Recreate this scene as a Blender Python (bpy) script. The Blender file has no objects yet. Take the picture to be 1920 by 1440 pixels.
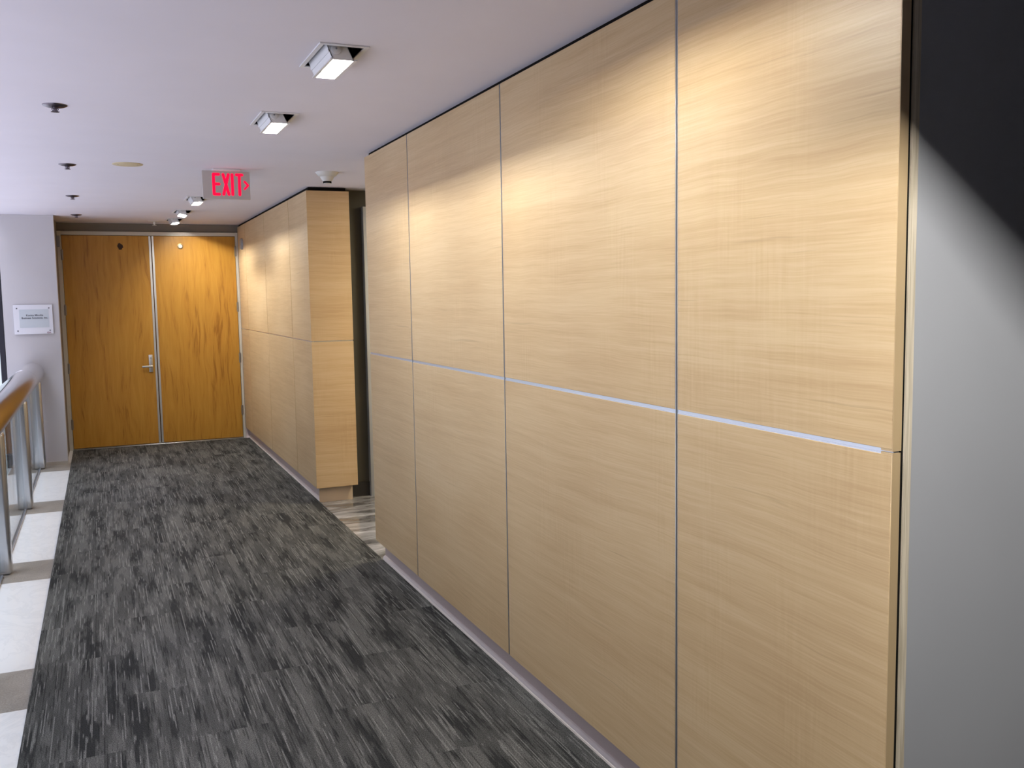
import bpy, bmesh, math, random
from mathutils import Vector, Matrix

random.seed(4)
SC = bpy.context.scene
COL = SC.collection
PI = math.pi

# ------------------------------------------------------------------ helpers
def link(name, me, mat=None, parent=None, loc=None):
    o = bpy.data.objects.new(name, me)
    COL.objects.link(o)
    if mat is not None and me is not None:
        mats = mat if isinstance(mat, (list, tuple)) else [mat]
        for m in mats:
            me.materials.append(m)
    if parent is not None:
        o.parent = parent
    if loc is not None:
        o.location = loc
    return o


class MB:
    """collects shapes into one mesh"""
    def __init__(self):
        self.bm = bmesh.new()

    def box(self, x0, x1, y0, y1, z0, z1, mi=0):
        vs = [self.bm.verts.new(c) for c in (
            (x0, y0, z0), (x1, y0, z0), (x1, y1, z0), (x0, y1, z0),
            (x0, y0, z1), (x1, y0, z1), (x1, y1, z1), (x0, y1, z1))]
        for f in ((0, 3, 2, 1), (4, 5, 6, 7), (0, 1, 5, 4), (1, 2, 6, 5), (2, 3, 7, 6), (3, 0, 4, 7)):
            fc = self.bm.faces.new([vs[i] for i in f])
            fc.material_index = mi
        return self

    def prism(self, poly, axis, a, b):
        """poly: 2d points; axis 'y' -> points are (x,z); 'x' -> (y,z); 'z' -> (x,y)"""
        def P(p, t):
            return {'y': (p[0], t, p[1]), 'x': (t, p[0], p[1]), 'z': (p[0], p[1], t)}[axis]
        lo = [self.bm.verts.new(P(p, a)) for p in poly]
        hi = [self.bm.verts.new(P(p, b)) for p in poly]
        n = len(poly)
        self.bm.faces.new(lo)
        self.bm.faces.new(hi[::-1])
        for i in range(n):
            self.bm.faces.new((lo[i], hi[i], hi[(i + 1) % n], lo[(i + 1) % n]))
        return self

    def lathe(self, prof, n=32, axis='z', c=(0, 0, 0)):
        """prof: (radius, height) pairs"""
        rings = []
        for r, h in prof:
            ring = []
            if r < 1e-6:
                p = {'z': (0, 0, h), 'y': (0, h, 0), 'x': (h, 0, 0)}[axis]
                ring = [self.bm.verts.new(Vector(p) + Vector(c))]
            else:
                for i in range(n):
                    a = 2 * PI * i / n
                    u, v = r * math.cos(a), r * math.sin(a)
                    p = {'z': (u, v, h), 'y': (u, h, v), 'x': (h, u, v)}[axis]
                    ring.append(self.bm.verts.new(Vector(p) + Vector(c)))
            rings.append(ring)
        for A, B in zip(rings, rings[1:]):
            if len(A) == 1 and len(B) == 1:
                continue
            for i in range(n):
                j = (i + 1) % n
                if len(A) == 1:
                    self.bm.faces.new((A[0], B[i], B[j]))
                elif len(B) == 1:
                    self.bm.faces.new((A[i], B[0], A[j]))
                else:
                    self.bm.faces.new((A[i], B[i], B[j], A[j]))
        if len(rings[0]) > 1:
            self.bm.faces.new(rings[0])
        if len(rings[-1]) > 1:
            self.bm.faces.new(rings[-1][::-1])
        return self

    def build(self, name, mat, parent=None, loc=None, smooth=False, bevel=0.0, seg=2):
        bmesh.ops.recalc_face_normals(self.bm, faces=self.bm.faces[:])
        if bevel > 0:
            es = [e for e in self.bm.edges if len(e.link_faces) == 2 and e.calc_face_angle(0) > 0.5]
            bmesh.ops.bevel(self.bm, geom=es, offset=bevel, segments=seg, profile=0.5, affect='EDGES')
        me = bpy.data.meshes.new(name)
        self.bm.to_mesh(me)
        self.bm.free()
        if smooth or bevel > 0:
            for p in me.polygons:
                p.use_smooth = True
            try:
                me.set_sharp_from_angle(angle=math.radians(38))
            except Exception:
                pass
        return link(name, me, mat, parent, loc)


def box(name, mat, x0, x1, y0, y1, z0, z1, parent=None, bevel=0.0):
    return MB().box(x0, x1, y0, y1, z0, z1).build(name, mat, parent, bevel=bevel)


def struct(o):
    o['kind'] = 'structure'
    return o


def thing(name, label, cat, loc=(0, 0, 0), group=None):
    o = link(name, None, loc=loc)
    o['label'] = label
    o['category'] = cat
    o['kind'] = 'thing'
    if group:
        o['group'] = group
    return o


def copy_thing(root, loc, label):
    r = root.copy()
    COL.objects.link(r)
    r.location = loc
    r['label'] = label
    for ch in list(root.children):
        c = ch.copy()
        COL.objects.link(c)
        c.parent = r
        for g in list(ch.children):
            d = g.copy()
            COL.objects.link(d)
            d.parent = c
    return r


# ------------------------------------------------------------------ node helpers
class NT:
    def __init__(self, name):
        self.m = bpy.data.materials.new(name)
        self.m.use_nodes = True
        self.t = self.m.node_tree
        self.n = self.t.nodes
        self.b = self.n['Principled BSDF']

    def new(self, ty, **kw):
        nd = self.n.new(ty)
        for k, v in kw.items():
            if k.startswith('i_'):
                key = k[2:]
                key = int(key) if key.isdigit() else key
                nd.inputs[key].default_value = v
            else:
                setattr(nd, k, v)
        return nd

    def lk(self, a, b):
        self.t.links.new(a, b)

    def math(self, op, a, b=None, c=None, clamp=False):
        nd = self.n.new('ShaderNodeMath')
        nd.operation = op
        nd.use_clamp = clamp
        for i, v in enumerate((a, b, c)):
            if v is None:
                continue
            if isinstance(v, (int, float)):
                nd.inputs[i].default_value = v
            else:
                self.lk(v, nd.inputs[i])
        return nd.outputs[0]

    def xyz(self):
        tc = self.new('ShaderNodeTexCoord')
        s = self.new('ShaderNodeSeparateXYZ')
        self.lk(tc.outputs['Object'], s.inputs[0])
        return s.outputs[0], s.outputs[1], s.outputs[2]

    def comb(self, x, y, z=0.0):
        c = self.new('ShaderNodeCombineXYZ')
        for i, v in enumerate((x, y, z)):
            if isinstance(v, (int, float)):
                c.inputs[i].default_value = v
            else:
                self.lk(v, c.inputs[i])
        return c.outputs[0]

    def noise(self, vec, scale=1.0, detail=2.0, rough=0.5, dist=0.0):
        nd = self.new('ShaderNodeTexNoise')
        nd.inputs['Scale'].default_value = scale
        nd.inputs['Detail'].default_value = detail
        nd.inputs['Roughness'].default_value = rough
        nd.inputs['Distortion'].default_value = dist
        self.lk(vec, nd.inputs['Vector'])
        return nd.outputs['Fac']

    def white(self, vec):
        nd = self.new('ShaderNodeTexWhiteNoise')
        nd.noise_dimensions = '3D'
        self.lk(vec, nd.inputs['Vector'])
        return nd.outputs['Value']

    def ramp(self, fac, stops):
        r = self.new('ShaderNodeValToRGB')
        els = r.color_ramp.elements
        while len(els) < len(stops):
            els.new(0.5)
        for e, (p, c) in zip(els, stops):
            e.position = p
            if isinstance(c, (int, float)):
                c = (c, c, c)
            e.color = (*c, 1)
        self.lk(fac, r.inputs[0])
        return r.outputs[0]

    def mix(self, fac, a, b, mode='MIX'):
        nd = self.new('ShaderNodeMix')
        nd.data_type = 'RGBA'
        nd.blend_type = mode
        for sock, v in ((nd.inputs[0], fac), (nd.inputs[6], a), (nd.inputs[7], b)):
            if isinstance(v, (int, float)):
                sock.default_value = v
            elif isinstance(v, tuple):
                sock.default_value = (*v, 1)
            else:
                self.lk(v, sock)
        return nd.outputs[2]

    def bump(self, h, strength=0.1, dist=0.002):
        nd = self.new('ShaderNodeBump')
        nd.inputs['Strength'].default_value = strength
        nd.inputs['Distance'].default_value = dist
        self.lk(h, nd.inputs['Height'])
        self.lk(nd.outputs[0], self.b.inputs['Normal'])

    def set(self, **kw):
        for k, v in kw.items():
            k = k.replace('_', ' ')
            if isinstance(v, tuple):
                v = (*v, 1) if len(v) == 3 else v
                self.b.inputs[k].default_value = v
            elif isinstance(v, (int, float)):
                self.b.inputs[k].default_value = v
            else:
                self.lk(v, self.b.inputs[k])
        return self


def paint(name, col, rough=0.6, var=0.04, metallic=0.0, spec=0.5):
    t = NT(name)
    x, y, z = t.xyz()
    n = t.noise(t.comb(x, y, z), 3.0, 3.0)
    lo = tuple(c * (1 - var) for c in col)
    hi = tuple(min(1, c * (1 + var)) for c in col)
    t.set(Base_Color=t.ramp(n, [(0.3, lo), (0.7, hi)]), Roughness=rough, Metallic=metallic)
    t.b.inputs['Specular IOR Level'].default_value = spec
    return t.m


def metal(name, col, rough=0.3, brushed='z'):
    t = NT(name)
    x, y, z = t.xyz()
    v = {'z': t.comb(t.math('MULTIPLY', x, 300), t.math('MULTIPLY', y, 300), t.math('MULTIPLY', z, 4)),
         'y': t.comb(t.math('MULTIPLY', x, 300), t.math('MULTIPLY', y, 4), t.math('MULTIPLY', z, 300))}[brushed]
    n = t.noise(v, 1.0, 2.0)
    t.set(Base_Color=col, Metallic=1.0, Roughness=t.math('MULTIPLY_ADD', n, 0.12, rough - 0.06))
    return t.m


def glow(name, col, strength, base=(0.8, 0.8, 0.8)):
    t = NT(name)
    t.set(Base_Color=base, Emission_Color=col, Emission_Strength=strength, Roughness=0.9)
    t.b.inputs['Specular IOR Level'].default_value = 0.05
    return t.m


# ------------------------------------------------------------------ materials
def veneer(name, grain, c_lo, c_mid, c_hi, rough=0.42):
    """pale figured veneer; grain = 'y' or 'x': direction in which the grain runs"""
    t = NT(name)
    x, y, z = t.xyz()
    oi = t.new('ShaderNodeObjectInfo')
    off = t.math('MULTIPLY', oi.outputs['Random'], 37.0)
    a = y if grain == 'y' else x
    a = t.math('ADD', a, off)
    wob = t.noise(t.comb(t.math('MULTIPLY', a, 1.3), t.math('MULTIPLY', z, 1.6), off), 1.0, 2.0)
    wob2 = t.noise(t.comb(t.math('MULTIPLY', a, 9.0), t.math('MULTIPLY', z, 9.0), off), 1.0, 1.0)
    zz = t.math('ADD', z, t.math('MULTIPLY', wob, 0.035))
    zz = t.math('ADD', zz, t.math('MULTIPLY', wob2, 0.007))
    fine = t.noise(t.comb(t.math('MULTIPLY', a, 5.0), t.math('MULTIPLY', zz, 230.0), off), 1.0, 3.0, 0.6)
    band = t.noise(t.comb(t.math('MULTIPLY', a, 1.1), t.math('MULTIPLY', zz, 34.0), off), 1.0, 2.0, 0.6)
    broad = t.noise(t.comb(t.math('MULTIPLY', a, 1.4), t.math('MULTIPLY', zz, 3.0), off), 1.0, 1.0)
    rip = t.noise(t.comb(t.math('MULTIPLY', a, 95.0), t.math('MULTIPLY', z, 6.0), off), 1.0, 1.0)
    ripm = t.noise(t.comb(t.math('MULTIPLY', a, 5.0), t.math('MULTIPLY', z, 2.0), t.math('ADD', off, 9.0)), 1.0, 1.0)
    ripm = t.ramp(ripm, [(0.5, 0.0), (0.68, 1.0)])
    rip = t.math('MULTIPLY', t.math('SUBTRACT', rip, 0.5), ripm)
    v = t.math('MULTIPLY', fine, 0.42)
    v = t.math('ADD', v, t.math('MULTIPLY', band, 0.38))
    v = t.math('ADD', v, t.math('MULTIPLY', broad, 0.30))
    v = t.math('ADD', v, t.math('MULTIPLY', rip, 0.19))
    col = t.ramp(v, [(0.40, c_lo), (0.54, c_mid), (0.68, c_hi)])
    line = t.noise(t.comb(t.math('MULTIPLY', a, 2.2), t.math('MULTIPLY', zz, 75.0), t.math('ADD', off, 3.0)), 1.0, 2.0)
    col = t.mix(t.ramp(line, [(0.68, 0.0), (0.78, 0.42)]), col, tuple(c * 0.68 for c in c_lo))
    t.set(Base_Color=col, Roughness=rough)
    t.b.inputs['Specular IOR Level'].default_value = 0.35
    t.bump(fine, 0.06, 0.001)
    return t.m


V_LO, V_MID, V_HI = (0.485, 0.335, 0.178), (0.55, 0.395, 0.218), (0.605, 0.452, 0.265)
M_VEN_Y = veneer('pale_figured_veneer', 'y', V_LO, V_MID, V_HI)
M_VEN_X = veneer('pale_figured_veneer_return', 'x', V_LO, V_MID, V_HI)
M_EDGE = paint('veneer_edge_band', (0.47, 0.34, 0.19), 0.5, 0.08)


def plywood():
    t = NT('raw_plywood_edge')
    x, y, z = t.xyz()
    n = t.noise(t.comb(t.math('MULTIPLY', x, 260.0), y, t.math('MULTIPLY', z, 7.0)), 1.0, 3.0)
    t.set(Base_Color=t.ramp(n, [(0.35, (0.46, 0.39, 0.28)), (0.65, (0.66, 0.58, 0.45))]), Roughness=0.8)
    return t.m


M_PLY = plywood()


def door_wood():
    t = NT('orange_oak_door')
    x, y, z = t.xyz()
    oi = t.new('ShaderNodeObjectInfo')
    off = t.math('MULTIPLY', oi.outputs['Random'], 23.0)
    wob = t.noise(t.comb(t.math('MULTIPLY', x, 5.0), t.math('MULTIPLY', z, 1.4), off), 1.0, 2.0)
    xx = t.math('ADD', x, t.math('MULTIPLY', wob, 0.16))
    cath = t.noise(t.comb(t.math('MULTIPLY', xx, 26.0), t.math('MULTIPLY', z, 1.9), off), 1.0, 2.5, 0.6, 0.4)
    fine = t.noise(t.comb(t.math('MULTIPLY', x, 210.0), t.math('MULTIPLY', z, 7.0), off), 1.0, 3.0, 0.6)
    broad = t.noise(t.comb(t.math('MULTIPLY', x, 3.0), t.math('MULTIPLY', z, 0.8), off), 1.0, 1.0)
    v = t.math('ADD', t.math('MULTIPLY', cath, 0.62), t.math('MULTIPLY', fine, 0.26))
    v = t.math('ADD', v, t.math('MULTIPLY', broad, 0.16))
    col = t.ramp(v, [(0.38, (0.315, 0.130, 0.014)), (0.46, (0.455, 0.218, 0.028)), (0.57, (0.495, 0.245, 0.034)), (0.7, (0.54, 0.28, 0.044))])
    t.set(Base_Color=col, Roughness=0.38)
    t.b.inputs['Specular IOR Level'].default_value = 0.4
    return t.m


M_DOOR = door_wood()


def carpet():
    t = NT('charcoal_streaked_carpet')
    x, y, z = t.xyz()
    # plank tiles 0.25 m x 1.0 m, staggered, each with its own piece of the pattern
    col_id = t.math('FLOOR', t.math('MULTIPLY', x, 4.0))
    ys = t.math('ADD', y, t.math('MULTIPLY', t.math('MODULO', t.math('ADD', col_id, 40.0), 2.0), 0.5))
    row_id = t.math('FLOOR', ys)
    tid = t.white(t.comb(col_id, row_id, 5.0))
    toff = t.math('MULTIPLY', tid, 50.0)
    # yarn columns
    c = t.math('FLOOR', t.math('MULTIPLY', x, 210.0))
    cw = t.white(t.comb(c, row_id, 1.0))
    c2 = t.math('FLOOR', t.math('MULTIPLY', x, 70.0))
    cw2 = t.white(t.comb(c2, row_id, 2.0))
    yj = t.math('ADD', y, t.math('MULTIPLY', cw, 0.10))
    yj = t.math('ADD', yj, t.math('MULTIPLY', cw2, 0.16))
    yq = t.math('DIVIDE', t.math('FLOOR', t.math('MULTIPLY', yj, 75.0)), 75.0)
    patch = t.noise(t.comb(t.math('MULTIPLY', c2, 0.17), t.math('MULTIPLY', yq, 2.2), toff), 1.0, 3.0, 0.6)
    patch = t.ramp(patch, [(0.40, 0.0), (0.43, 0.42), (0.53, 0.58), (0.57, 1.0)])
    streak = t.noise(t.comb(t.math('MULTIPLY', c, 3.7), t.math('MULTIPLY', yq, 1.9), toff), 1.0, 3.0, 0.65)
    hi = t.ramp(streak, [(0.585, 0.0), (0.615, 1.0)])
    lo = t.ramp(streak, [(0.39, 1.0), (0.42, 0.0)])
    tuft = t.noise(t.comb(x, y, 0.0), 240.0, 2.0, 0.7)
    base = t.mix(patch, (0.027, 0.0283, 0.0285), (0.106, 0.1075, 0.103))
    base = t.mix(t.math('MULTIPLY', lo, 0.55), base, (0.011, 0.0115, 0.0118))
    base = t.mix(t.math('MULTIPLY', hi, 0.60), base, (0.215, 0.215, 0.208))
    speck = t.ramp(tuft, [(0.34, 0.40), (0.50, 1.0), (0.66, 1.75)])
    base = t.mix(1.0, base, speck, 'MULTIPLY')
    t.set(Base_Color=base, Roughness=0.95)
    t.b.inputs['Specular IOR Level'].default_value = 0.15
    t.bump(tuft, 0.5, 0.004)
    return t.m


M_CARPET = carpet()


def marble_floor():
    t = NT('white_marble_with_tan_bands')
    x, y, z = t.xyz()
    # tan cross bands, one every 1.92 m, each 0.44 m long
    ph = t.math('FRACT', t.math('DIVIDE', t.math('SUBTRACT', y, 0.215), 1.92))
    band = t.math('LESS_THAN', ph, 0.234)
    edge = t.math('LESS_THAN', t.math('ABSOLUTE', t.math('SUBTRACT', ph, 0.234)), 0.002)
    vein = t.noise(t.comb(t.math('MULTIPLY', x, 2.0), t.math('MULTIPLY', y, 1.2), 0.0), 2.4, 6.0, 0.65, 1.6)
    white = t.ramp(vein, [(0.44, (0.84, 0.84, 0.84)), (0.5, (0.79, 0.795, 0.80)), (0.54, (0.85, 0.85, 0.85))])
    sp = t.noise(t.comb(x, y, 0.0), 130.0, 3.0, 0.7)
    cl = t.noise(t.comb(x, y, 0.0), 5.0, 4.0, 0.6, 0.8)
    tan = t.ramp(t.math('ADD', t.math('MULTIPLY', sp, 0.6), t.math('MULTIPLY', cl, 0.4)),
                 [(0.36, (0.20, 0.18, 0.155)), (0.5, (0.29, 0.265, 0.23)), (0.64, (0.39, 0.36, 0.32))])
    c = t.mix(band, white, tan)
    c = t.mix(t.math('MULTIPLY', edge, 0.5), c, (0.25, 0.23, 0.2))
    t.set(Base_Color=c, Roughness=t.math('MULTIPLY_ADD', band, 0.22, 0.12))
    return t.m


M_MARBLE = marble_floor()


def lobby_stone():
    t = NT('grey_brown_polished_stone')
    x, y, z = t.xyz()
    n = t.noise(t.comb(t.math('MULTIPLY', x, 1.2), t.math('MULTIPLY', y, 5.0), 0.0), 1.0, 6.0, 0.65, 1.2)
    n2 = t.noise(t.comb(t.math('MULTIPLY', x, 3.0), t.math('MULTIPLY', y, 9.0), 4.0), 1.0, 5.0, 0.6, 0.5)
    v = t.math('ADD', t.math('MULTIPLY', n, 0.7), t.math('MULTIPLY', n2, 0.3))
    c = t.ramp(v, [(0.38, (0.05, 0.048, 0.047)), (0.46, (0.15, 0.148, 0.15)), (0.54, (0.30, 0.30, 0.31)), (0.66, (0.56, 0.57, 0.60))])
    gx = t.math('LESS_THAN', t.math('FRACT', t.math('DIVIDE', t.math('ADD', x, 0.12), 0.305)), 0.008)
    gy = t.math('LESS_THAN', t.math('FRACT', t.math('DIVIDE', t.math('ADD', y, 0.11), 0.305)), 0.008)
    c = t.mix(t.math('MULTIPLY', t.math('MAXIMUM', gx, gy), 0.5), c, (0.12, 0.11, 0.10))
    t.set(Base_Color=c, Roughness=0.12)
    return t.m


M_STONE = lobby_stone()
M_CEIL = paint('ceiling_paint', (0.745, 0.72, 0.785), 0.85, 0.015, spec=0.2)
M_WHITE_WALL = paint('white_wall_paint', (0.53, 0.52, 0.54), 0.7, 0.02, spec=0.3)
M_TAUPE = paint('taupe_wall_paint', (0.20, 0.175, 0.145), 0.75, 0.03, spec=0.2)
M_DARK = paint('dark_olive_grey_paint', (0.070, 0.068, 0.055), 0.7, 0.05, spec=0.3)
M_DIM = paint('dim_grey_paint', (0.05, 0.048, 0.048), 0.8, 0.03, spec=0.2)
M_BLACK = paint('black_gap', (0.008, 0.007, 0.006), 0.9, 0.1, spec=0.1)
M_BLACK_BASE = paint('black_vinyl_base', (0.018, 0.018, 0.018), 0.5, 0.1)
M_KICK = paint('mauve_grey_kickboard', (0.56, 0.455, 0.42), 0.5, 0.04)
M_TOE = paint('pale_grey_toe', (0.85, 0.76, 0.70), 0.45, 0.03)
M_KICK_WOOD = paint('pale_raw_kick', (0.58, 0.46, 0.32), 0.6, 0.08)
M_FRAME = paint('cream_steel_frame', (0.56, 0.53, 0.46), 0.45, 0.03)
M_LIGHT_FRAME = paint('light_grey_steel_frame', (0.40, 0.42, 0.42), 0.45, 0.03)
M_TANBASE = paint('tan_stone_base', (0.45, 0.42, 0.37), 0.4, 0.06)
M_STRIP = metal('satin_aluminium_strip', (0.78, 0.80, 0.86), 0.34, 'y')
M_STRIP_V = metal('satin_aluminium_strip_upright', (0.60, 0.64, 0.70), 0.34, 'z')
M_STEEL = metal('brushed_steel_post', (0.62, 0.64, 0.68), 0.30, 'z')
M_RAIL = metal('polished_steel_rail', (0.80, 0.79, 0.80), 0.13, 'y')
M_NICKEL = metal('satin_nickel', (0.70, 0.69, 0.67), 0.32, 'z')
M_HINGE = metal('dull_steel_hinge', (0.34, 0.31, 0.27), 0.45, 'z')
M_ASTRAGAL = metal('grey_steel_astragal', (0.70, 0.70, 0.68), 0.42, 'z')
M_FIX_WHITE = paint('white_fixture_enamel', (0.74, 0.74, 0.75), 0.4, 0.01)
M_SPRINK = metal('dark_bronze_chrome', (0.16, 0.14, 0.16), 0.3, 'y')
M_CREAM = paint('cream_cover_plate', (0.60, 0.51, 0.33), 0.55, 0.03)
M_SIGN = paint('exit_sign_grey_face', (0.52, 0.49, 0.47), 0.35, 0.02)
M_DETECT = paint('white_detector_plastic', (0.66, 0.66, 0.63), 0.5, 0.02)
M_ACRYLIC = paint('frosted_acrylic_plate', (0.70, 0.71, 0.76), 0.25, 0.015)
M_INSERT = paint('pale_blue_grey_insert', (0.52, 0.57, 0.61), 0.3, 0.015)
M_INK = paint('dark_ink', (0.10, 0.11, 0.13), 0.6, 0.02)
M_REDINK = paint('faded_red_ink', (0.32, 0.20, 0.24), 0.6, 0.02)
M_SCREW = paint('dark_screw', (0.10, 0.10, 0.13), 0.4, 0.02)
M_BRASS = metal('aged_brass', (0.32, 0.22, 0.10), 0.35, 'z')
M_IVORY = paint('ivory_disc', (0.86, 0.83, 0.70), 0.3, 0.01)
M_RESIDUE = paint('dark_residue', (0.055, 0.025, 0.010), 0.8, 0.5)
M_GREYBOX = paint('mid_grey_plastic', (0.26, 0.27, 0.29), 0.5, 0.03)
M_MULLION = paint('black_mullion', (0.012, 0.011, 0.02), 0.4, 0.05)
M_LAMP = glow('lamp_glow', (1.0, 0.975, 0.92), 1400.0)
M_LAMP_SOFT = glow('lamp_glow_soft', (1.0, 0.975, 0.92), 1150.0)
M_LAMP_FAR = glow('lamp_glow_far', (1.0, 0.955, 0.87), 2300.0)
M_LAMP_NEAR = glow('lamp_glow_strong', (1.0, 0.98, 0.94), 7600.0)
M_LOBBY_LAMP = glow('lobby_lamp_glow', (1.0, 0.86, 0.62), 62.0)
M_RED = glow('exit_red_glow', (1.0, 0.003, 0.042), 1.5, (0.25, 0.004, 0.01))


def grey_steel():
    t = NT('blue_grey_wall_enamel')
    x, y, z = t.xyz()
    n = t.noise(t.comb(x, y, z), 2.0, 3.0)
    t.set(Base_Color=t.ramp(n, [(0.3, (0.36, 0.365, 0.385)), (0.7, (0.39, 0.395, 0.415))]), Roughness=0.5)
    return t.m


M_GREY = grey_steel()


def glass(name, tint):
    """thin sheet: clear with a tint, reflecting more at grazing angles"""
    t = NT(name)
    n, out = t.n, t.n['Material Output']
    tr = t.new('ShaderNodeBsdfTransparent')
    tr.inputs[0].default_value = (*tint, 1)
    gl = t.new('ShaderNodeBsdfGlossy')
    gl.inputs['Roughness'].default_value = 0.03
    fr = t.new('ShaderNodeFresnel')
    geo = t.new('ShaderNodeNewGeometry')      # same reflectance on entering and leaving the sheet
    t.lk(t.math('MULTIPLY_ADD', geo.outputs['Backfacing'], 1 / 1.45 - 1.45, 1.45), fr.inputs[0])
    mx = t.new('ShaderNodeMixShader')
    t.lk(fr.outputs[0], mx.inputs[0])
    t.lk(tr.outputs[0], mx.inputs[1])
    t.lk(gl.outputs[0], mx.inputs[2])
    t.lk(mx.outputs[0], out.inputs[0])
    return t.m


def lens_glass(name, col, strength):
    """clear lens of a lit lamp: lets the lamp through and glows itself"""
    t = NT(name)
    out = t.n['Material Output']
    tr = t.new('ShaderNodeBsdfTransparent')
    em = t.new('ShaderNodeEmission')
    em.inputs[0].default_value = (*col, 1)
    em.inputs[1].default_value = strength
    ad = t.new('ShaderNodeAddShader')
    t.lk(tr.outputs[0], ad.inputs[0])
    t.lk(em.outputs[0], ad.inputs[1])
    t.lk(ad.outputs[0], out.inputs[0])
    return t.m


M_LENS = lens_glass('lens_glow', (1.0, 0.97, 0.92), 4.0)
M_GLASS = glass('greenish_glass', (0.93, 0.975, 0.965))

# ------------------------------------------------------------------ key measures (metres)
W = 1.466            # face of the panelled wall
Y0, Y1, Y2, Y3, Y4 = 5.489, 4.657, 3.444, 2.217, 1.430
ZB, ZM, ZT, ZC = 0.125, 1.2655, 2.415, 2.436
YD = 11.098          # door plane
YW = 10.19           # white wall plane
YF = 7.20            # end face of the far panelled block
XF = 1.792

# ------------------------------------------------------------------ floor, ceiling
struct(box('floor', M_MARBLE, -0.87, 1.47, -4.0, 11.4, -0.25, 0.0))
struct(box('floor_lobby', M_STONE, 1.47, 5.0, 5.3, 7.5, -0.25, 0.0))
struct(box('floor_side', M_DIM, 1.47, 5.0, -4.0, 1.43, -0.25, 0.0))

cp = box('carpet', M_CARPET, -0.347, 1.497, -4.0, 11.06, 0.0005, 0.007)
cp['label'] = 'charcoal grey streaked carpet running the length of the corridor to the wooden doors'
cp['category'] = 'carpet'
cp['kind'] = 'thing'

LIGHTS = [(0.79, 3.33, 0), (0.79, 4.555, 0), (0.775, 8.275, 3), (0.762, 9.50, -13), (0.755, 10.48, 4), (0.79, 2.105, 0), (0.79, 0.52, 0)]
HX, HY = 0.0725, 0.1625      # half opening


def ceiling():
    xs = sorted({-0.87, 5.0, *[round(l[0] - HX, 4) for l in LIGHTS], *[round(l[0] + HX, 4) for l in LIGHTS]})
    ys = sorted({-4.0, 11.4, *[round(l[1] - HY, 4) for l in LIGHTS], *[round(l[1] + HY, 4) for l in LIGHTS]})
    m = MB()
    for xa, xb in zip(xs, xs[1:]):
        for ya, yb in zip(ys, ys[1:]):
            cx, cy = (xa + xb) / 2, (ya + yb) / 2
            if any(abs(cx - l[0]) < HX and abs(cy - l[1]) < HY for l in LIGHTS):
                continue
            m.box(xa, xb, ya, yb, ZC, ZC + 0.02)
    bmesh.ops.remove_doubles(m.bm, verts=m.bm.verts[:], dist=1e-5)
    # drop the faces shared by two neighbouring cells
    seen = {}
    for f in m.bm.faces:
        seen.setdefault(tuple(sorted(v.index for v in f.verts)), []).append(f)
    return m


def ceiling_build():
    m = ceiling()
    m.bm.verts.index_update()
    seen = {}
    for f in m.bm.faces:
        seen.setdefault(tuple(sorted(v.index for v in f.verts)), []).append(f)
    bmesh.ops.delete(m.bm, geom=[f for fs in seen.values() if len(fs) > 1 for f in fs], context='FACES_ONLY')
    return struct(m.build('ceiling', M_CEIL))


ceiling_build()
# the storey above closes the fixture voids
struct(box('ceiling_slab', M_DIM, -0.87, 5.0, -4.0, 11.4, 2.75, 2.85))

# ------------------------------------------------------------------ right wall: near panelled block
wr = struct(box('wall_right', M_BLACK, W + 0.0195, 4.98, Y4 + 0.055, Y0 - 0.03, ZB + 0.003, ZC - 0.001))
G = 0.006            # half width of a joint
T = 0.019


def panel(parent, y0, y1, z0, z1, mat=M_VEN_Y):
    return MB().box(W, W + T, y0, y1, z0, z1).build('panel', mat, parent, bevel=0.0008, seg=1)


cols = [(Y1 + G, Y0), (Y2 + G, Y1 - G), (Y3 + G, Y2 - G), (Y4, Y3 - G)]
for (a, b) in cols:
    panel(wr, a, b, ZM + G, ZT)
    panel(wr, a, b, ZB, ZM - G)
for (a, b) in cols:
    m = MB()
    m.box(W + 0.004, W + T, a, b - (0.0 if b < Y0 else 0.0), ZM - G, ZM + G)
    m.box(W + 0.0015, W + 0.004, a, b, ZM - G, ZM - G + 0.0035)
    m.build('joint_strip', M_STRIP, wr)
for yy, wd in ((Y1, 0.006), (Y2, 0.006), (Y3, 0.006)):
    m = MB()
    m.box(W + 0.004, W + T, yy - wd, yy + wd, ZB, ZT)
    m.box(W + 0.001, W + 0.004, yy + wd - 0.003, yy + wd, ZB, ZT)
    m.build('joint_strip', M_STRIP_V, wr)
# edge bands on the panel ends that face the camera, then a slot and the raw ply edge behind
MB().box(W + 0.0005, W + 0.024, Y4 - 0.0012, Y4 + 0.03, ZM + 0.002, ZT).build('edge_band', M_EDGE, wr)
MB().box(W + 0.0005, W + 0.022, Y4 - 0.0016, Y4 + 0.03, ZB, ZM - 0.001).build('edge_band', M_EDGE, wr)
MB().box(W + 0.0245, W + 0.0325, Y4 + 0.0025, Y4 + 0.05, 0.0, ZC - 0.002).build('gap_shade_strip', M_BLACK, wr)  # black strip that paints the slot's deep shade onto the ply side
MB().box(W + 0.033, W + 0.052, Y4 - 0.001, Y4 + 0.05, 0.0, ZC - 0.002).build('plywood_edge', M_PLY, wr)
MB().box(W + 0.0525, W + 0.0565, Y4 + 0.004, Y4 + 0.05, 0.0, ZC - 0.002).build('gap_shade_strip', M_BLACK, wr)  # black strip standing in for the dark gap before the grey wall
struct(box('wall_return', M_GREY, W + 0.057, 4.98, Y4 + 0.006, Y4 + 0.05, 0.0, ZC - 0.001))


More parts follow.
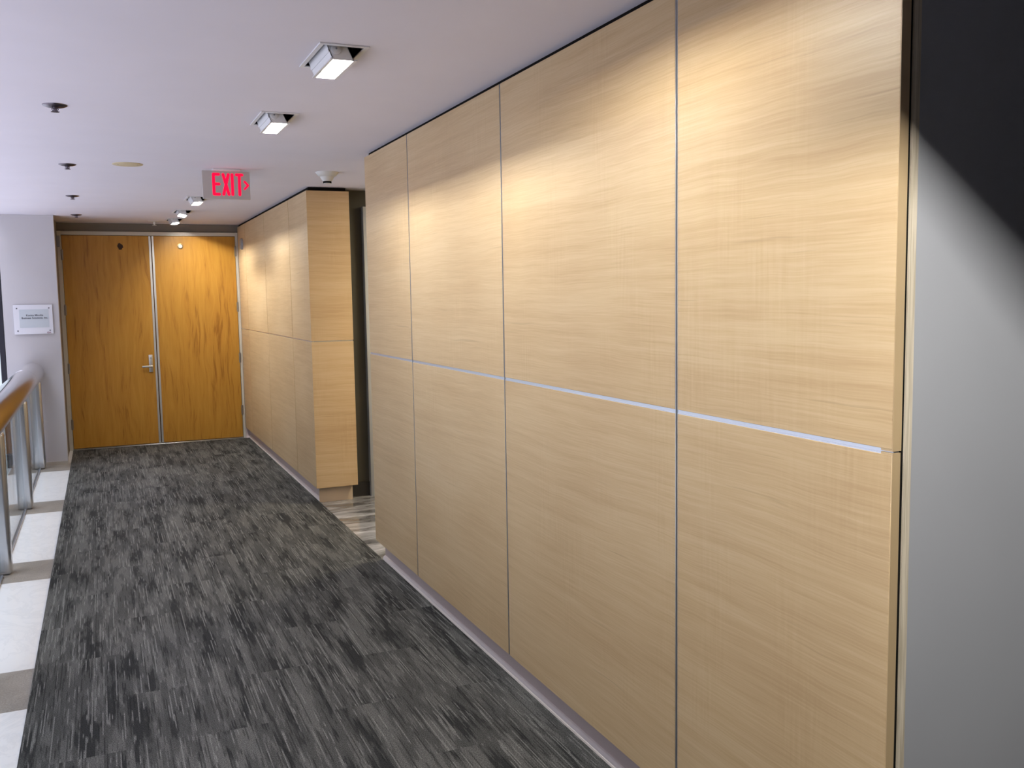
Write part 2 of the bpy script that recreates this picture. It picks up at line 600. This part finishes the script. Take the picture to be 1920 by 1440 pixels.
def base(name, y0, y1, wood_end=False):
    r = link(name, None)
    struct(r)
    MB().box(W + 0.047, W + 0.30, y0, y1, 0.0, ZB - 0.001).build('kickboard', M_KICK, r)
    MB().prism([(W + 0.031, 0.001), (W + 0.031, 0.016), (W + 0.034, 0.024), (W + 0.041, 0.030), (W + 0.0475, 0.032), (W + 0.0475, 0.001)],
               'y', y0, y1).build('toe_strip', M_TOE, r)
    return r


base('baseboard_right', Y4 + 0.06, Y0 - 0.035)

# ------------------------------------------------------------------ right wall: far panelled block with a returned end
wf = struct(box('wall_right_far', M_BLACK, W + 0.0195, XF - 0.02, YF + 0.0195, YD + 0.1, 0.128, ZC - 0.003))
Gs = 0.005
far_cols = [(YF, 7.960 - Gs), (7.960 + Gs, 9.235 - Gs), (9.235 + Gs, 10.510 - Gs), (10.510 + Gs, YD - 0.012)]
for (a, b) in far_cols:
    panel(wf, a, b, ZM + Gs, ZT - 0.008)
    panel(wf, a, b, ZB, ZM - Gs)
m = MB()
m.box(W + 0.003, W + T, YF + 0.002, YD - 0.012, ZM - Gs, ZM + Gs)
m.build('joint_strip', M_STRIP, wf)
for yy in (7.960, 9.235, 10.510):
    MB().box(W + 0.003, W + T, yy - Gs, yy + Gs, ZB, ZT - 0.008).build('joint_strip', M_STRIP_V, wf)
MB().box(W + 0.0005, XF, YF - 0.0006, YF + T, ZM + Gs, ZT - 0.008).build('panel', M_VEN_X, wf)
MB().box(W + 0.0005, XF, YF - 0.0006, YF + T, ZB, ZM - Gs).build('panel', M_VEN_X, wf)
MB().box(W + 0.004, XF - 0.002, YF + 0.003, YF + T, ZM - Gs, ZM + Gs).build('joint_strip', M_STRIP_V, wf)
bf = base('baseboard_right_far', YF + 0.075, YD - 0.014)
MB().box(W, W + 0.06, YD - 0.0135, YD + 0.02, 0.0, ZB + 0.002).build('end_block', M_KICK, bf)
MB().box(W + 0.032, XF - 0.03, YF + 0.062, YF + 0.078, 0.0, ZB - 0.001).build('end_kickboard', M_KICK_WOOD, bf)

# ------------------------------------------------------------------ lift lobby behind the gap
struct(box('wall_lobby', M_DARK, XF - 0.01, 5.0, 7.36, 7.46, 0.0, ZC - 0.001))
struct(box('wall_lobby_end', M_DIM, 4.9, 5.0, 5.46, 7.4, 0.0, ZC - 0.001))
struct(box('wall_lobby_side', M_VEN_X, W + 0.06, 4.98, Y0 - 0.029, Y0 - 0.012, 0.0, ZT))
struct(box('baseboard_lobby', M_BLACK_BASE, XF - 0.008, 1.935, 7.345, 7.36, 0.0, 0.112))
tf = link('trim_lobby', None)
struct(tf)
m = MB()
m.box(1.925, 2.03, 7.30, 7.40, 0.0, 2.305)
m.box(3.13, 3.235, 7.30, 7.40, 0.0, 2.305)
m.box(2.03, 3.13, 7.30, 7.40, 2.20, 2.305)
m.build('frame', M_LIGHT_FRAME, tf, bevel=0.004)
struct(box('door_3', M_LIGHT_FRAME, 2.03, 3.13, 7.345, 7.36, 0.002, 2.20))
ll = thing('ceiling_light', 'square flush ceiling light of the lift lobby behind the panelled wall', 'ceiling light', (3.0, 6.42, ZC))
MB().box(-0.31, 0.31, -0.31, 0.31, -0.02, -0.002).build('frame', M_FIX_WHITE, ll)
MB().box(-0.28, 0.28, -0.28, 0.28, -0.026, -0.02).build('diffuser', M_LOBBY_LAMP, ll)

# ------------------------------------------------------------------ far end: doors, frame, header, side wall
struct(box('wall_end', M_TAUPE, -0.40, W + 0.2, YD + 0.02, YD + 0.16, 2.34, ZC - 0.001))
struct(box('wall_white', M_WHITE_WALL, -0.853, -0.3725, YW, YW + 0.16, 0.0, ZC - 0.001))
struct(box('wall_jamb', M_TAUPE, -0.60, -0.383, YW + 0.001, YD + 0.16, 0.0, ZC - 0.001))
struct(box('baseboard_white', M_TANBASE, -0.853, -0.372, YW - 0.008, YW, 0.0, 0.035))
tr = link('trim_1', None)
struct(tr)
m = MB()
m.box(-0.386, -0.344, YD - 0.012, YD + 0.10, 0.0, 2.346)
m.box(1.437, 1.465, YD - 0.012, YD + 0.10, 0.0, 2.346)
m.box(-0.344, 1.437, YD - 0.012, YD + 0.10, 2.306, 2.346)
m.build('door_frame', M_FRAME, tr, bevel=0.002, seg=1)
MB().box(-0.344, 1.437, YD - 0.035, YD + 0.05, 0.0, 0.014).build('threshold', M_STRIP, tr, bevel=0.003, seg=1)
struct(box('wall_behind_doors', M_BLACK, -0.40, W + 0.2, YD + 0.12, YD + 0.16, 0.0, 2.34))


def hinge(parent, x, z):
    m = MB()
    m.lathe([(0.007, -0.055), (0.007, 0.055)], 12, 'z', (x, YD - 0.014, z))
    m.lathe([(0.009, 0.055), (0.005, 0.062)], 12, 'z', (x, YD - 0.014, z))
    m.box(x - 0.012, x + 0.012, YD - 0.0135, YD - 0.0115, z - 0.052, z + 0.052)
    return m.build('hinge', M_HINGE, parent, smooth=True)


def leaf(name, x0, x1):
    d = link(name, None)
    struct(d)
    MB().box(x0, x1, YD, YD + 0.044, 0.018, 2.303).build('leaf', M_DOOR, d, bevel=0.001, seg=1)
    return d


XC = 0.5475
d1 = leaf('door_1', -0.3405, XC - 0.003)
d2 = leaf('door_2', XC + 0.003, 1.4335)
MB().box(XC - 0.026, XC - 0.0045, YD - 0.004, YD + 0.03, 0.018, 2.303).build('astragal', M_ASTRAGAL, d1, bevel=0.001, seg=1)
MB().box(XC + 0.0045, XC + 0.026, YD - 0.004, YD + 0.03, 0.018, 2.303).build('astragal', M_ASTRAGAL, d2, bevel=0.001, seg=1)
for z in (2.095, 1.51, 0.885, 0.28):
    hinge(d1, -0.342, z)
for z in (2.135, 1.51, 0.93, 0.33):
    hinge(d2, 1.4355, z)
# lever set
pl = MB().box(0.460, 0.500, YD - 0.014, YD, 0.812, 1.004).build('lock_plate', M_NICKEL, d1, bevel=0.003)
m = MB()
m.lathe([(0.0125, YD - 0.060), (0.0125, YD - 0.010)], 20, 'y', (0.484, 0, 0.877))
m.build('lever_spindle', M_NICKEL, pl, smooth=True)
lv = MB()
lv.box(0.385, 0.497, YD - 0.066, YD - 0.050, 0.867, 0.888)
lv.build('lever', M_NICKEL, pl, bevel=0.006, seg=3)
MB().lathe([(0.011, YD - 0.017), (0.012, YD - 0.012)], 20, 'y', (0.480, 0, 0.965)).build('lock_cylinder', M_STRIP_V, pl, smooth=True)
# round pale disc on the one leaf, the dark patch where its mate was on the other
MB().lathe([(0.032, YD - 0.001), (0.030, YD - 0.007), (0.0215, YD - 0.008)], 32, 'y', (0.847, 0, 2.192)).build('disc_ring', M_BRASS, d2, smooth=True)
MB().lathe([(0.021, YD - 0.007), (0.019, YD - 0.018), (0.0, YD - 0.020)], 32, 'y', (0.847, 0, 2.192)).build('round_disc', M_IVORY, d2, smooth=True)
m = MB()
pts = []
for i in range(22):
    a = 2 * PI * i / 22
    r = 0.034 * (0.72 + 0.42 * random.random())
    pts.append((0.232 + r * math.cos(a), 2.188 + r * math.sin(a)))
m.prism(pts, 'y', YD - 0.0012, YD + 0.001)
m.build('dark_patch', M_RESIDUE, d1)

gb = thing('wall_mounted_box', 'small grey box fixed high on the door jamb beside the white wall', 'box', (-0.383, 10.97, 2.18))
MB().box(0.0, 0.032, -0.05, 0.05, 0.0, 0.108).build('housing', M_GREYBOX, gb, bevel=0.004)
MB().box(0.001, 0.029, -0.047, 0.047, -0.006, 0.001).build('bottom_cap', M_GREYBOX, gb, bevel=0.002)

# window beside the white wall
w1 = link('window_1', None)
struct(w1)
m = MB()
m.box(-0.905, -0.860, YW + 0.02, YW + 0.09, 0.0, ZC)
m.box(-3.2, -3.15, YW + 0.02, YW + 0.09, 0.0, ZC)
m.box(-3.15, -0.905, YW + 0.02, YW + 0.09, ZC - 0.05, ZC)
m.box(-3.15, -0.905, YW + 0.02, YW + 0.09, -0.25, -0.20)
m.build('window_frame', M_MULLION, w1, bevel=0.003, seg=1)
MB().box(-3.15, -0.905, YW + 0.05, YW + 0.056, -0.2, ZC - 0.05).build('pane', M_GLASS, w1)

# ------------------------------------------------------------------ plaque on the white wall
def text_mesh(name, body, size, mat, parent, x, y, z, bold=0.0, depth=0.0006, align='CENTER'):
    cu = bpy.data.curves.new('lettering', 'FONT')
    cu.body = body
    cu.size = size
    cu.align_x = align
    cu.align_y = 'CENTER'
    cu.extrude = depth
    cu.offset = bold
    tmp = bpy.data.objects.new('lettering', cu)
    COL.objects.link(tmp)
    dg = bpy.context.evaluated_depsgraph_get()
    dg.update()
    me = bpy.data.meshes.new_from_object(tmp.evaluated_get(dg))
    bpy.data.objects.remove(tmp)
    bpy.data.curves.remove(cu)
    me.transform(Matrix.Translation((x, y, z)) @ Matrix.Rotation(PI / 2, 4, 'X'))
    me.materials.clear()
    return link(name, me, mat, parent)


pq = thing('name_sign', 'frosted name plaque with two lines of dark lettering screwed to the white wall', 'sign', (-0.597, YW, 1.436))
MB().box(-0.169, 0.169, -0.016, -0.011, -0.141, 0.141).build('backplate', M_ACRYLIC, pq, bevel=0.0015, seg=1)
MB().box(-0.120, 0.135, -0.0172, -0.016, -0.078, 0.098).build('insert', M_INSERT, pq)
for sx in (-1, 1):
    for sz in (-1, 1):
        MB().lathe([(0.0062, -0.0185), (0.0066, -0.0165), (0.0045, -0.0155), (0.0045, 0.0)], 16, 'y', (sx * 0.139, 0, sz * 0.108)).build('screw', M_SCREW, pq, smooth=True)
text_mesh('lettering', 'Konica Minolta', 0.0245, M_INK, pq, 0.012, -0.0175, 0.040, 0.0006)
text_mesh('lettering', 'Business Solutions, Inc.', 0.0245, M_INK, pq, 0.012, -0.0175, 0.014, 0.0006)
text_mesh('logo', 'IDA', 0.020, M_REDINK, pq, 0.129, -0.0165, -0.129, 0.0010)

# ------------------------------------------------------------------ railing
rl = thing('railing', 'steel and glass guard railing with fat round handrail beside the white marble strip', 'railing', (-0.62, 6.2, 0.0))
RX, RZ, RR = -0.632, 0.925, 0.100
RXl = RX + 0.62


def rail_mesh(ya, yb, capped=True):
    m = MB()
    m.lathe([(RR - 0.003, ya - 6.2), (RR, ya - 6.2 + 0.003), (RR, yb - 6.2 - 0.003), (RR - 0.003, yb - 6.2)], 64, 'y', (RXl, 0, RZ))
    return m


hr = rail_mesh(2.6, 8.98).build('handrail', M_RAIL, rl, smooth=True)
rail_mesh(8.985, 10.165).build('handrail', M_RAIL, rl, smooth=True)
POSTS = (10.05, 8.13, 6.21, 4.29, 2.70)
for yy in POSTS:
    m = MB()
    m.box(-0.06, 0.06, yy - 6.2 - 0.055, yy - 6.2 + 0.055, 0.0, RZ - 0.08)
    p = m.build('post', M_STEEL, rl, bevel=0.022, seg=5)
for ya, yb in zip(POSTS[1:], POSTS):
    MB().box(-0.007, 0.007, ya - 6.2 + 0.075, yb - 6.2 - 0.075, 0.012, RZ - 0.085).build('glass_panel', M_GLASS, rl, bevel=0.001, seg=1)
    MB().box(-0.016, 0.016, ya - 6.2 + 0.075, yb - 6.2 - 0.075, 0.0, 0.012).build('base_channel', M_STEEL, rl)

# ------------------------------------------------------------------ recessed wall washers
def washer(loc, tilt, label, depth=0.0235):
    r = thing('recessed_ceiling_light', label, 'ceiling light', loc, 'recessed adjustable ceiling lights')
    m = MB()
    ox, oy, wd = HX + 0.012, HY + 0.012, 0.016
    m.box(-ox, -ox + wd, -oy, oy, -0.005, 0.0)
    m.box(ox - wd, ox, -oy, oy, -0.005, 0.0)
    m.box(-ox + wd, ox - wd, -oy, -oy + wd, -0.005, 0.0)
    m.box(-ox + wd, ox - wd, oy - wd, oy, -0.005, 0.0)
    m.build('frame', M_FIX_WHITE, r, bevel=0.001, seg=1)
    m = MB()
    d = 0.13
    m.box(-HX - 0.003, -HX, -HY, HY, 0.0, d)
    m.box(HX, HX + 0.003, -HY, HY, 0.0, d)
    m.box(-HX, HX, -HY - 0.003, -HY, 0.0, d)
    m.box(-HX, HX, HY, HY + 0.003, 0.0, d)
    m.box(-HX, HX, -HY, HY, d, d + 0.003)
    for k in range(6):        # cooling ribs in the dark void
        m.box(HX - 0.012, HX, -HY + 0.02 + k * 0.055, -HY + 0.024 + k * 0.055, 0.01, d)
    m.build('recess_box', M_BLACK, r)
    # head: an open-bottomed trough, leaning to the panelled wall
    ya, yb = -0.135, 0.150
    L = [(-0.074, 0.055), (-0.034, -0.043)]       # outer left side
    R_ = [(-0.006, 0.055), (0.040, -0.043)]
    th = 0.003
    head = MB()
    head.prism([L[0], L[1], (L[1][0] + th, L[1][1]), (L[0][0] + th, L[0][1])], 'y', ya, yb)
    head.prism([(R_[0][0] - th, R_[0][1]), (R_[1][0] - th, R_[1][1]), R_[1], R_[0]], 'y', ya, yb)
    head.prism([(L[0][0], L[0][1]), (R_[0][0], R_[0][1]), (R_[0][0], R_[0][1] + th), (L[0][0], L[0][1] + th)], 'y', ya, yb)
    for (p, q) in ((ya, ya + th), (yb - th, yb)):
        head.prism([L[0], L[1], R_[1], R_[0]], 'y', p, q)
    # lips and a rib
    head.prism([(L[1][0] - 0.008, -0.043), (L[1][0] + 0.001, -0.043), (L[1][0] + 0.001, -0.039), (L[1][0] - 0.008, -0.039)], 'y', ya - 0.004, yb + 0.004)
    head.prism([(R_[1][0] - 0.001, -0.043), (R_[1][0] + 0.009, -0.043), (R_[1][0] + 0.009, -0.039), (R_[1][0] - 0.001, -0.039)], 'y', ya - 0.004, yb + 0.004)
    head.prism([(-0.047, -0.019), (-0.0435, -0.019), (-0.0435, -0.011), (-0.050, -0.011)], 'y', ya, yb)
    h = head.build('lamp_head', M_FIX_WHITE, r)
    lens = MB()
    lens.prism([(-0.030, -0.0415), (0.036, -0.0415), (0.036, -0.0405), (-0.030, -0.0405)], 'y', ya + 0.004, yb - 0.004)
    lens.build('lens', M_LENS, h)
    zl = -0.043 + depth + 0.009
    sh = depth * 0.44
    # the lamp is a slim strip turned to face the panelled wall
    lamp = MB()
    ct, st = math.cos(math.radians(50)), math.sin(math.radians(50))
    cx, cz = 0.002 - sh, zl - 0.009
    q = [(cx + a * ct + n * st, cz + a * st - n * ct) for a, n in ((-0.005, 0.0), (0.005, 0.0), (0.005, -0.0006), (-0.005, -0.0006))]
    lamp.prism(q, 'y', ya + 0.02, yb - 0.02)
    lamp.build('lamp_tube', M_LAMP_NEAR if loc[1] < 1.0 else M_LAMP_SOFT if loc[1] < 2.5 else M_LAMP if loc[1] < 9 else M_LAMP_FAR, h)
    k = MB()
    k.lathe([(0.0165, ya - 0.0005), (0.0165, ya - 0.005), (0.014, ya - 0.006), (0.0, ya - 0.006)], 28, 'y', (-0.022, 0, -0.010))
    k.build('pivot_disc', M_FIX_WHITE, h, smooth=True)
    MB().lathe([(0.0035, ya - 0.0058), (0.003, ya - 0.008), (0.0, ya - 0.008)], 12, 'y', (-0.022, 0, -0.008)).build('pivot_screw', M_GREYBOX, h, smooth=True)
    h.rotation_euler = (0, math.radians(-tilt), 0)
    return r


WL = ['largest recessed square ceiling light, high above the wide panels',
      'recessed square light in the ceiling between the exit sign and the larger light',
      'recessed light just behind the lower corner of the exit sign',
      'middle one of the three small lights before the doors, its lens tilted',
      'small recessed light closest to the double doors',
      'recessed ceiling light washing the wide panel beside the grey wall',
      'recessed ceiling light casting the curved glow on the grey wall']
for (lx, ly, tl), lb in zip(LIGHTS, WL):
    washer((lx, ly, ZC), tl, lb, 0.010 if abs(ly - 2.105) < 0.01 else 0.043 if ly < 1 else 0.0235)

# ------------------------------------------------------------------ sprinklers in a row
sp = thing('ceiling_sprinkler', 'dark sprinkler with the widest plate, first of the ceiling row away from the doors', 'sprinkler', (-0.132, 4.53, ZC), 'dark ceiling sprinklers in a row')
MB().lathe([(0.050, 0.0), (0.049, -0.003), (0.036, -0.0085), (0.016, -0.0115), (0.0, -0.012)], 40).build('escutcheon', M_SPRINK, sp, smooth=True)
m = MB()
m.lathe([(0.010, -0.010), (0.010, -0.022), (0.0075, -0.024), (0.0075, -0.038), (0.0, -0.038)], 20)
bmesh.ops.scale(m.bm, vec=(1, 1, 0.72), verts=m.bm.verts[:])
m.build('stem', M_SPRINK, sp, smooth=True)
m = MB()
for s in (-1, 1):
    m.prism([(s * 0.011, -0.018), (s * 0.0145, -0.024), (s * 0.009, -0.038), (s * 0.006, -0.038), (s * 0.011, -0.025), (s * 0.008, -0.018)], 'y', -0.002, 0.002)
bmesh.ops.scale(m.bm, vec=(1, 1.6, 0.72), verts=m.bm.verts[:])
m.build('yoke', M_SPRINK, sp)
m = MB()
for k in range(10):
    a = 2 * PI * k / 10
    c, s = math.cos(a), math.sin(a)
    pts = [(0.004 * c - 0.0028 * s, 0.004 * s + 0.0028 * c), (0.0165 * c - 0.0042 * s, 0.0165 * s + 0.0042 * c),
           (0.0165 * c + 0.0042 * s, 0.0165 * s - 0.0042 * c), (0.004 * c + 0.0028 * s, 0.004 * s - 0.0028 * c)]
    m.prism(pts, 'z', -0.041, -0.0385)
m.lathe([(0.009, -0.038), (0.010, -0.0415), (0.0, -0.0425)], 20)
bmesh.ops.scale(m.bm, vec=(1, 1, 0.72), verts=m.bm.verts[:])
m.build('deflector', M_SPRINK, sp)
for loc, lb in (((-0.138, 6.43, ZC), 'second dark sprinkler of the row, level with the cream ceiling disc'),
                ((-0.155, 8.30, ZC), 'third dark sprinkler of the ceiling row, between the cream disc and the doors'),
                ((-0.165, 10.08, ZC), 'last tiny dark sprinkler of the row, just before the double doors')):
    copy_thing(sp, loc, lb)

# cream cover plate
cd = thing('ceiling_cover_plate', 'flat cream round cover plate on the white ceiling', 'cover plate', (0.200, 6.32, ZC))
MB().lathe([(0.089, 0.0), (0.089, -0.003), (0.086, -0.0045), (0.0, -0.0045)], 48).build('disc', M_CREAM, cd, smooth=True)
for sx in (-0.055, 0.055):
    MB().lathe([(0.004, -0.0045), (0.0035, -0.006), (0.0, -0.006)], 12, 'z', (sx, -0.01, 0)).build('screw', M_HINGE, cd, smooth=True)

# smoke detector and small white head near the doors
sd = thing('smoke_detector', 'white cone shaped smoke detector on the ceiling before the panelled corner block', 'smoke detector', (1.440, 6.36, ZC))
MB().lathe([(0.076, 0.0), (0.074, -0.006), (0.058, -0.026), (0.046, -0.030), (0.0, -0.030)], 48).build('base', M_DETECT, sd, smooth=True)
hd = MB().lathe([(0.046, -0.028), (0.044, -0.036), (0.033, -0.056), (0.029, -0.060), (0.0, -0.060)], 40).build('sensor_head', M_DETECT, sd, smooth=True)
m = MB()
for k in range(12):
    a = 2 * PI * k / 12
    c, s = math.cos(a), math.sin(a)
    pts = [(0.018 * c - 0.0058 * s, 0.018 * s + 0.0058 * c), (0.0272 * c - 0.0058 * s, 0.0272 * s + 0.0058 * c),
           (0.0272 * c + 0.0058 * s, 0.0272 * s - 0.0058 * c), (0.018 * c + 0.0058 * s, 0.018 * s - 0.0058 * c)]
    m.prism(pts, 'z', -0.072, -0.0595)
m.build('vent_slots', M_BLACK, hd)
MB().lathe([(0.024, -0.071), (0.023, -0.076), (0.0, -0.078)], 32).build('cap', M_DETECT, hd, smooth=True)
MB().lathe([(0.020, -0.058), (0.020, -0.072)], 24).build('core', M_DETECT, hd, smooth=True)

s2 = thing('ceiling_sprinkler', 'small white sprinkler head on the ceiling close to the double doors', 'sprinkler', (0.571, 10.72, ZC))
MB().lathe([(0.060, 0.0), (0.058, -0.004), (0.030, -0.012), (0.0, -0.012)], 32).build('escutcheon', M_DETECT, s2, smooth=True)
MB().lathe([(0.013, -0.010), (0.012, -0.032), (0.0, -0.032)], 20).build('stem', M_DETECT, s2, smooth=True)
m = MB()
for k in range(8):
    a = 2 * PI * k / 8
    c, s = math.cos(a), math.sin(a)
    m.prism([(0.004 * c - 0.004 * s, 0.004 * s + 0.004 * c), (0.021 * c - 0.005 * s, 0.021 * s + 0.005 * c),
             (0.021 * c + 0.005 * s, 0.021 * s - 0.005 * c), (0.004 * c + 0.004 * s, 0.004 * s - 0.004 * c)], 'z', -0.046, -0.042)
m.lathe([(0.007, -0.03), (0.007, -0.046), (0.0, -0.047)], 16)
m.build('deflector', M_DETECT, s2)

# round sounder on the far panelled wall
so = thing('wall_mounted_sounder', 'small round grey sounder on the far panelled wall beside the doors', 'sounder', (W, 10.72, 2.20))
MB().lathe([(0.062, 0.0), (0.062, -0.014), (0.056, -0.022), (0.0, -0.022)], 40, 'x').build('housing', M_GREYBOX, so, smooth=True)
m = MB()
for k in (-2, -1, 0, 1, 2):
    hw = math.sqrt(0.046 ** 2 - (k * 0.015) ** 2)
    m.box(-0.0235, -0.0215, -hw, hw, k * 0.015 - 0.003, k * 0.015 + 0.003)
m.build('grille', M_LIGHT_FRAME, so)

# ------------------------------------------------------------------ exit sign
ex = thing('exit_sign', 'hanging exit sign with glowing red letters and an arrow under the ceiling', 'exit sign', (0.791, 6.41, ZC))
MB().box(-0.085, 0.085, -0.050, 0.050, -0.012, 0.0).build('canopy', M_FIX_WHITE, ex, bevel=0.004)
SX0, SW, SZ1, SH = -0.149, 0.298, -0.010, 0.180
MB().box(SX0, SX0 + SW, -0.008, 0.008, SZ1 - SH, SZ1).build('panel', M_SIGN, ex, bevel=0.002, seg=1)


def stroke(m, p, q, w, y0, y1, round_ends=True):
    p, q = Vector(p), Vector(q)
    d = (q - p).normalized()
    n = Vector((-d.y, d.x))
    a0 = math.atan2(n.y, n.x)
    pts = []
    for i in range(9):
        a = a0 + PI * i / 8
        pts.append((p.x + w * math.cos(a), p.y + w * math.sin(a)))
    for i in range(9):
        a = a0 + PI + PI * i / 8
        pts.append((q.x + w * math.cos(a), q.y + w * math.sin(a)))
    m.prism(pts, 'y', y0, y1)


def letter(name, strokes, w=0.0088):
    m = MB()
    for k, (p, q) in enumerate(strokes):
        f = lambda t: (SX0 + t[0] * SW, SZ1 - t[1] * SH)
        stroke(m, f(p), f(q), w, -0.0095 - 0.0002 * k, -0.0078)
    return m.build(name, M_RED, ex)


letter('letter', [((0.235, 0.125), (0.235, 0.83)), ((0.235, 0.125), (0.345, 0.125)), ((0.235, 0.47), (0.345, 0.47)), ((0.235, 0.83), (0.345, 0.83))])
letter('letter', [((0.435, 0.125), (0.545, 0.83)), ((0.545, 0.125), (0.435, 0.83))])
letter('letter', [((0.625, 0.125), (0.625, 0.83))])
letter('letter', [((0.775, 0.125), (0.775, 0.83)), ((0.715, 0.125), (0.835, 0.125))])
letter('arrow', [((0.885, 0.36), (0.955, 0.49)), ((0.955, 0.49), (0.885, 0.62))], 0.0065)

# ------------------------------------------------------------------ enclosure behind the camera
struct(box('wall_left_light_block', M_DIM, -0.93, -0.87, -4.0, 1.8, 0.0, ZC - 0.001))  # unseen wall, added to keep daylight off the grey return
struct(box('wall_back', M_DIM, -0.87, 5.0, -4.05, -4.0, 0.0, ZC - 0.001))
struct(box('wall_side', M_DIM, 4.95, 5.0, -4.0, 1.43, 0.0, ZC - 0.001))

# ------------------------------------------------------------------ daylight of the atrium beyond the railing
wd = bpy.data.worlds.new('daylight')
SC.world = wd
wd.use_nodes = True
nt = wd.node_tree
bg = nt.nodes['Background']
tc = nt.nodes.new('ShaderNodeTexCoord')
sx = nt.nodes.new('ShaderNodeSeparateXYZ')
nt.links.new(tc.outputs['Generated'], sx.inputs[0])
# lit atrium floor below, dim walls at eye level, a bright skylight overhead
ma = nt.nodes.new('ShaderNodeMath')
ma.operation = 'MULTIPLY_ADD'
ma.inputs[1].default_value = 0.5
ma.inputs[2].default_value = 0.5
nt.links.new(sx.outputs[2], ma.inputs[0])
cr = nt.nodes.new('ShaderNodeValToRGB')
cr.color_ramp.interpolation = 'EASE'
els = cr.color_ramp.elements
while len(els) < 5:
    els.new(0.5)
for e, (p, v) in zip(els, ((0.275, 0.15), (0.55, 0.060), (0.84, 0.060), (0.90, 0.46), (1.0, 0.54))):
    e.position = p
    e.color = (v, v, v, 1)
nt.links.new(ma.outputs[0], cr.inputs[0])
mr = nt.nodes.new('ShaderNodeMath')
mr.operation = 'MULTIPLY'
mr.inputs[1].default_value = 15.0
nt.links.new(cr.outputs[0], mr.inputs[0])
bg.inputs[0].default_value = (0.82, 0.83, 1.0, 1)
nt.links.new(mr.outputs[0], bg.inputs[1])

# ------------------------------------------------------------------ camera
yaw, pitch, roll, F = 0.4104, -0.0949, -0.0164, 1761.58
cy, sy = math.cos(yaw), math.sin(yaw)
fwd0, right0, up0 = Vector((sy, cy, 0)), Vector((cy, -sy, 0)), Vector((0, 0, 1))
c, s = math.cos(pitch), math.sin(pitch)
fwd, up = fwd0 * c + up0 * s, up0 * c - fwd0 * s
c, s = math.cos(roll), math.sin(roll)
r_, u_ = right0 * c + up * s, up * c - right0 * s
cam = bpy.data.cameras.new('camera')
co = bpy.data.objects.new('camera', cam)
COL.objects.link(co)
M = Matrix((r_, u_, -fwd)).transposed().to_4x4()
M.translation = Vector((0, 0, 1.6))
co.matrix_world = M
cam.sensor_fit = 'HORIZONTAL'
cam.sensor_width = 36.0
cam.lens = 36.0 * F / 1920.0
cam.clip_start = 0.05
SC.camera = co

# ------------------------------------------------------------------ render look
SC.view_settings.view_transform = 'Standard'
SC.view_settings.look = 'None'
SC.view_settings.gamma = 1.0
SC.view_settings.use_curve_mapping = False
SC.view_settings.exposure = 0.0
cyc = SC.cycles
cyc.max_bounces = 10
cyc.diffuse_bounces = 6
cyc.glossy_bounces = 4
cyc.transmission_bounces = 8
cyc.use_denoising = True
cyc.sample_clamp_indirect = 6.0
cyc.caustics_refractive = False
cyc.caustics_reflective = False
